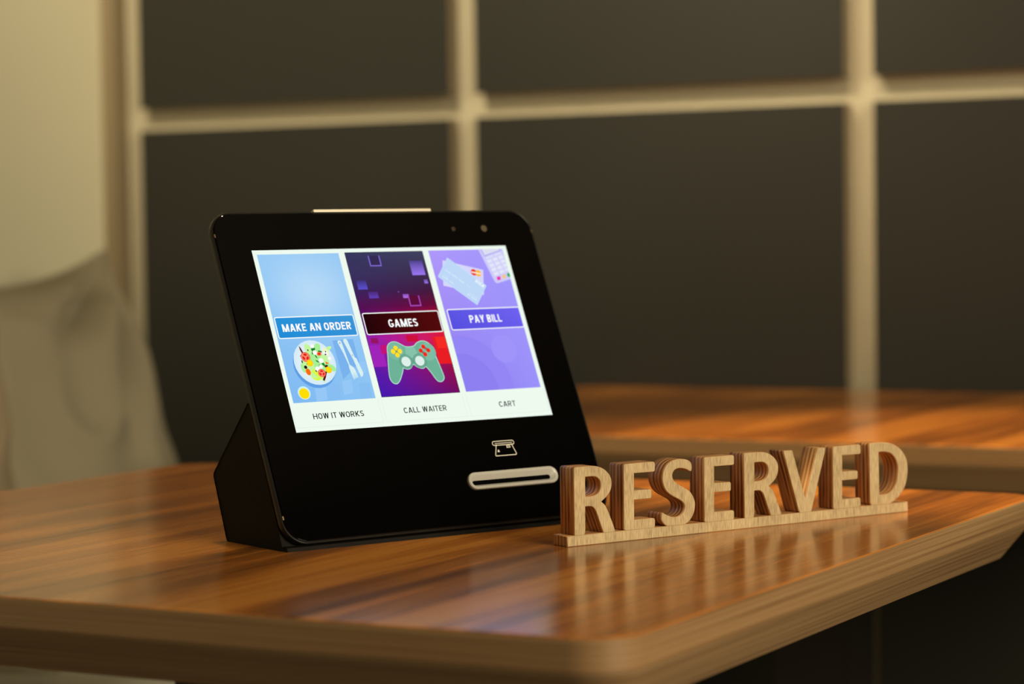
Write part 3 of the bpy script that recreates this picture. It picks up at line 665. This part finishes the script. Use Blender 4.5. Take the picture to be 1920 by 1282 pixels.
# ------------------------------------------------------------------ RESERVED sign
SY = 1.1009
sg = empty('reserved_sign', (.177, .0542, 0), SY)
tag(sg, 'plywood cut-out sign reading RESERVED standing in front of the tablet', 'sign')
TS = .0163
R_ = [[(6, 7, 1), (6.1, 51.0, 1), (6.7, 52.3), (7.9, 52.8, 1), (20.5, 52.6), (25.5, 52.1), (29.8, 50.6), (33.5, 48.1), (36.3, 44.8), (37.3, 41.3), (37.1, 37.7), (35.8, 34.3), (33.2, 31.5), (30.7, 29.6), (28.5, 28.2, 1), (30.3, 26.9), (32.2, 24.9), (34.3, 21.0), (36.7, 15.6), (38.5, 11.4), (39.5, 8.6), (39.4, 7, 1),
       (30.2, 7, 1), (29.4, 8.8), (27.9, 12.3), (26.1, 16.9), (24.3, 21.3), (22.5, 24.2), (20, 25.7), (15.2, 25.9, 1), (15.0, 9.6, 1), (14.2, 7, 1)],
      [(15.5, 45.7, 1), (22.2, 45.6), (25.3, 44.6), (27.5, 42.4), (28.2, 39.4), (27.7, 36.4), (25.8, 34.0), (22.6, 32.8), (18.9, 32.4), (15.4, 32.4, 1)]]
E_ = [[(48.2, 7, 1), (47.1, 8.4, 1), (47.5, 50.6, 1), (48.2, 51.8), (49.4, 52.2, 1), (72.7, 52.2, 1), (73.8, 51.7), (74.2, 50.6, 1), (74.2, 46.5, 1), (73.8, 45.6), (72.8, 45.2, 1), (56.3, 45.4, 1), (56.2, 33.7, 1), (70.0, 33.6, 1), (70.8, 33.2), (71.1, 32.4, 1), (71.0, 28.4, 1), (70.7, 27.6), (70.0, 27.3, 1), (56.1, 27.4, 1), (56.0, 13.8, 1), (72.0, 13.8, 1), (73.2, 13.4), (73.7, 12.4, 1), (73.7, 9.0, 1), (73.2, 7, 1)]]
S_ = [[(105.5, 43.3, 1), (106.1, 45.0), (105.9, 48.2), (104.8, 50.1), (101.6, 51.7), (97.6, 52.4), (93.5, 52.5), (88.9, 51.6), (84.8, 49.4), (81.9, 45.7), (80.6, 41.7), (80.6, 38.5), (81.7, 34.8), (83.9, 31.3), (87.9, 28.2), (93.1, 25.6), (97.1, 23.4), (99.1, 21.2), (99.5, 18.5), (98.1, 15.6), (95.2, 13.6), (91.1, 13.0), (87.1, 13.7), (83.1, 15.4), (80.6, 16.8, 1), (79.5, 15.4), (79.2, 12.3), (80.1, 10.2), (82.2, 8.3), (84.6, 7, 1),
       (99.0, 7, 1), (102.7, 8.7), (105.7, 11.6), (107.8, 15.1), (108.6, 19.1), (108.5, 22.4), (107.1, 25.9), (104.2, 29.6), (100.2, 32.1), (95.5, 34.5), (91.5, 37.1), (89.5, 39.7), (89.3, 42.5), (90.8, 44.9), (94.0, 46.1), (98.0, 45.9), (101.5, 44.9), (103.8, 43.8)]]
V_ = [[(203.6, 7, 1), (202.4, 9.1, 1), (189.0, 51.0, 1), (189.3, 51.9), (190.2, 52.2, 1), (196.4, 52.2, 1), (197.3, 51.7, 1), (209.1, 15.7, 1), (220.6, 51.3, 1), (221.4, 52.1, 1), (227.4, 52.2, 1), (228.2, 51.6), (228.3, 50.6, 1), (214.3, 7, 1)]]
D_ = [[(272.3, 7, 1), (270.9, 9.4, 1), (270.4, 50.3, 1), (271.2, 51.9), (272.6, 52.4, 1), (281.1, 52.4), (287.9, 51.9), (294.0, 50.3), (300.2, 47.0), (304.5, 42.8), (307.3, 37.9), (308.2, 31.5), (307.5, 25.1), (305.3, 18.8), (301.7, 14.0), (297.9, 10.9), (293.6, 8.5), (290.2, 7, 1)],
      [(279.5, 45.5, 1), (284, 45.5), (287.8, 45.0), (292.1, 43.6), (295.5, 40.6), (297.8, 36.7), (298.7, 31.9), (298.1, 25.7), (296.8, 21.3), (294.3, 17.8), (291.2, 15.6), (287.5, 14.5), (280.1, 14.2, 1)]]
def letter(name, loops, dx=0):
    LL = [[((p[0]+dx)*mm, p[1]*mm) for p in smooth_path(L, 4)] for L in loops]
    me = curve_mesh(name, LL, TS, .0005)
    me.transform(Matrix.Rotation(math.pi/2, 4, 'X')); me.transform(Matrix.Translation((0, TS/2, 0)))
    o = obj(name, me, M['sign'], sg); o['label'] = 'letter '+name[-1].upper()
    return o
letter('letter_r', R_); letter('letter_e', E_); letter('letter_s', S_); letter('letter_e', E_, 69.6); letter('letter_r', R_, 146.6); letter('letter_v', V_); letter('letter_e', E_, 187.9); letter('letter_d', D_)
obj('base_rail', box_me('base_rail', 0, 308.2*mm, 0, TS, 0, 7.3*mm, .0005, 1), M['sign'], sg)
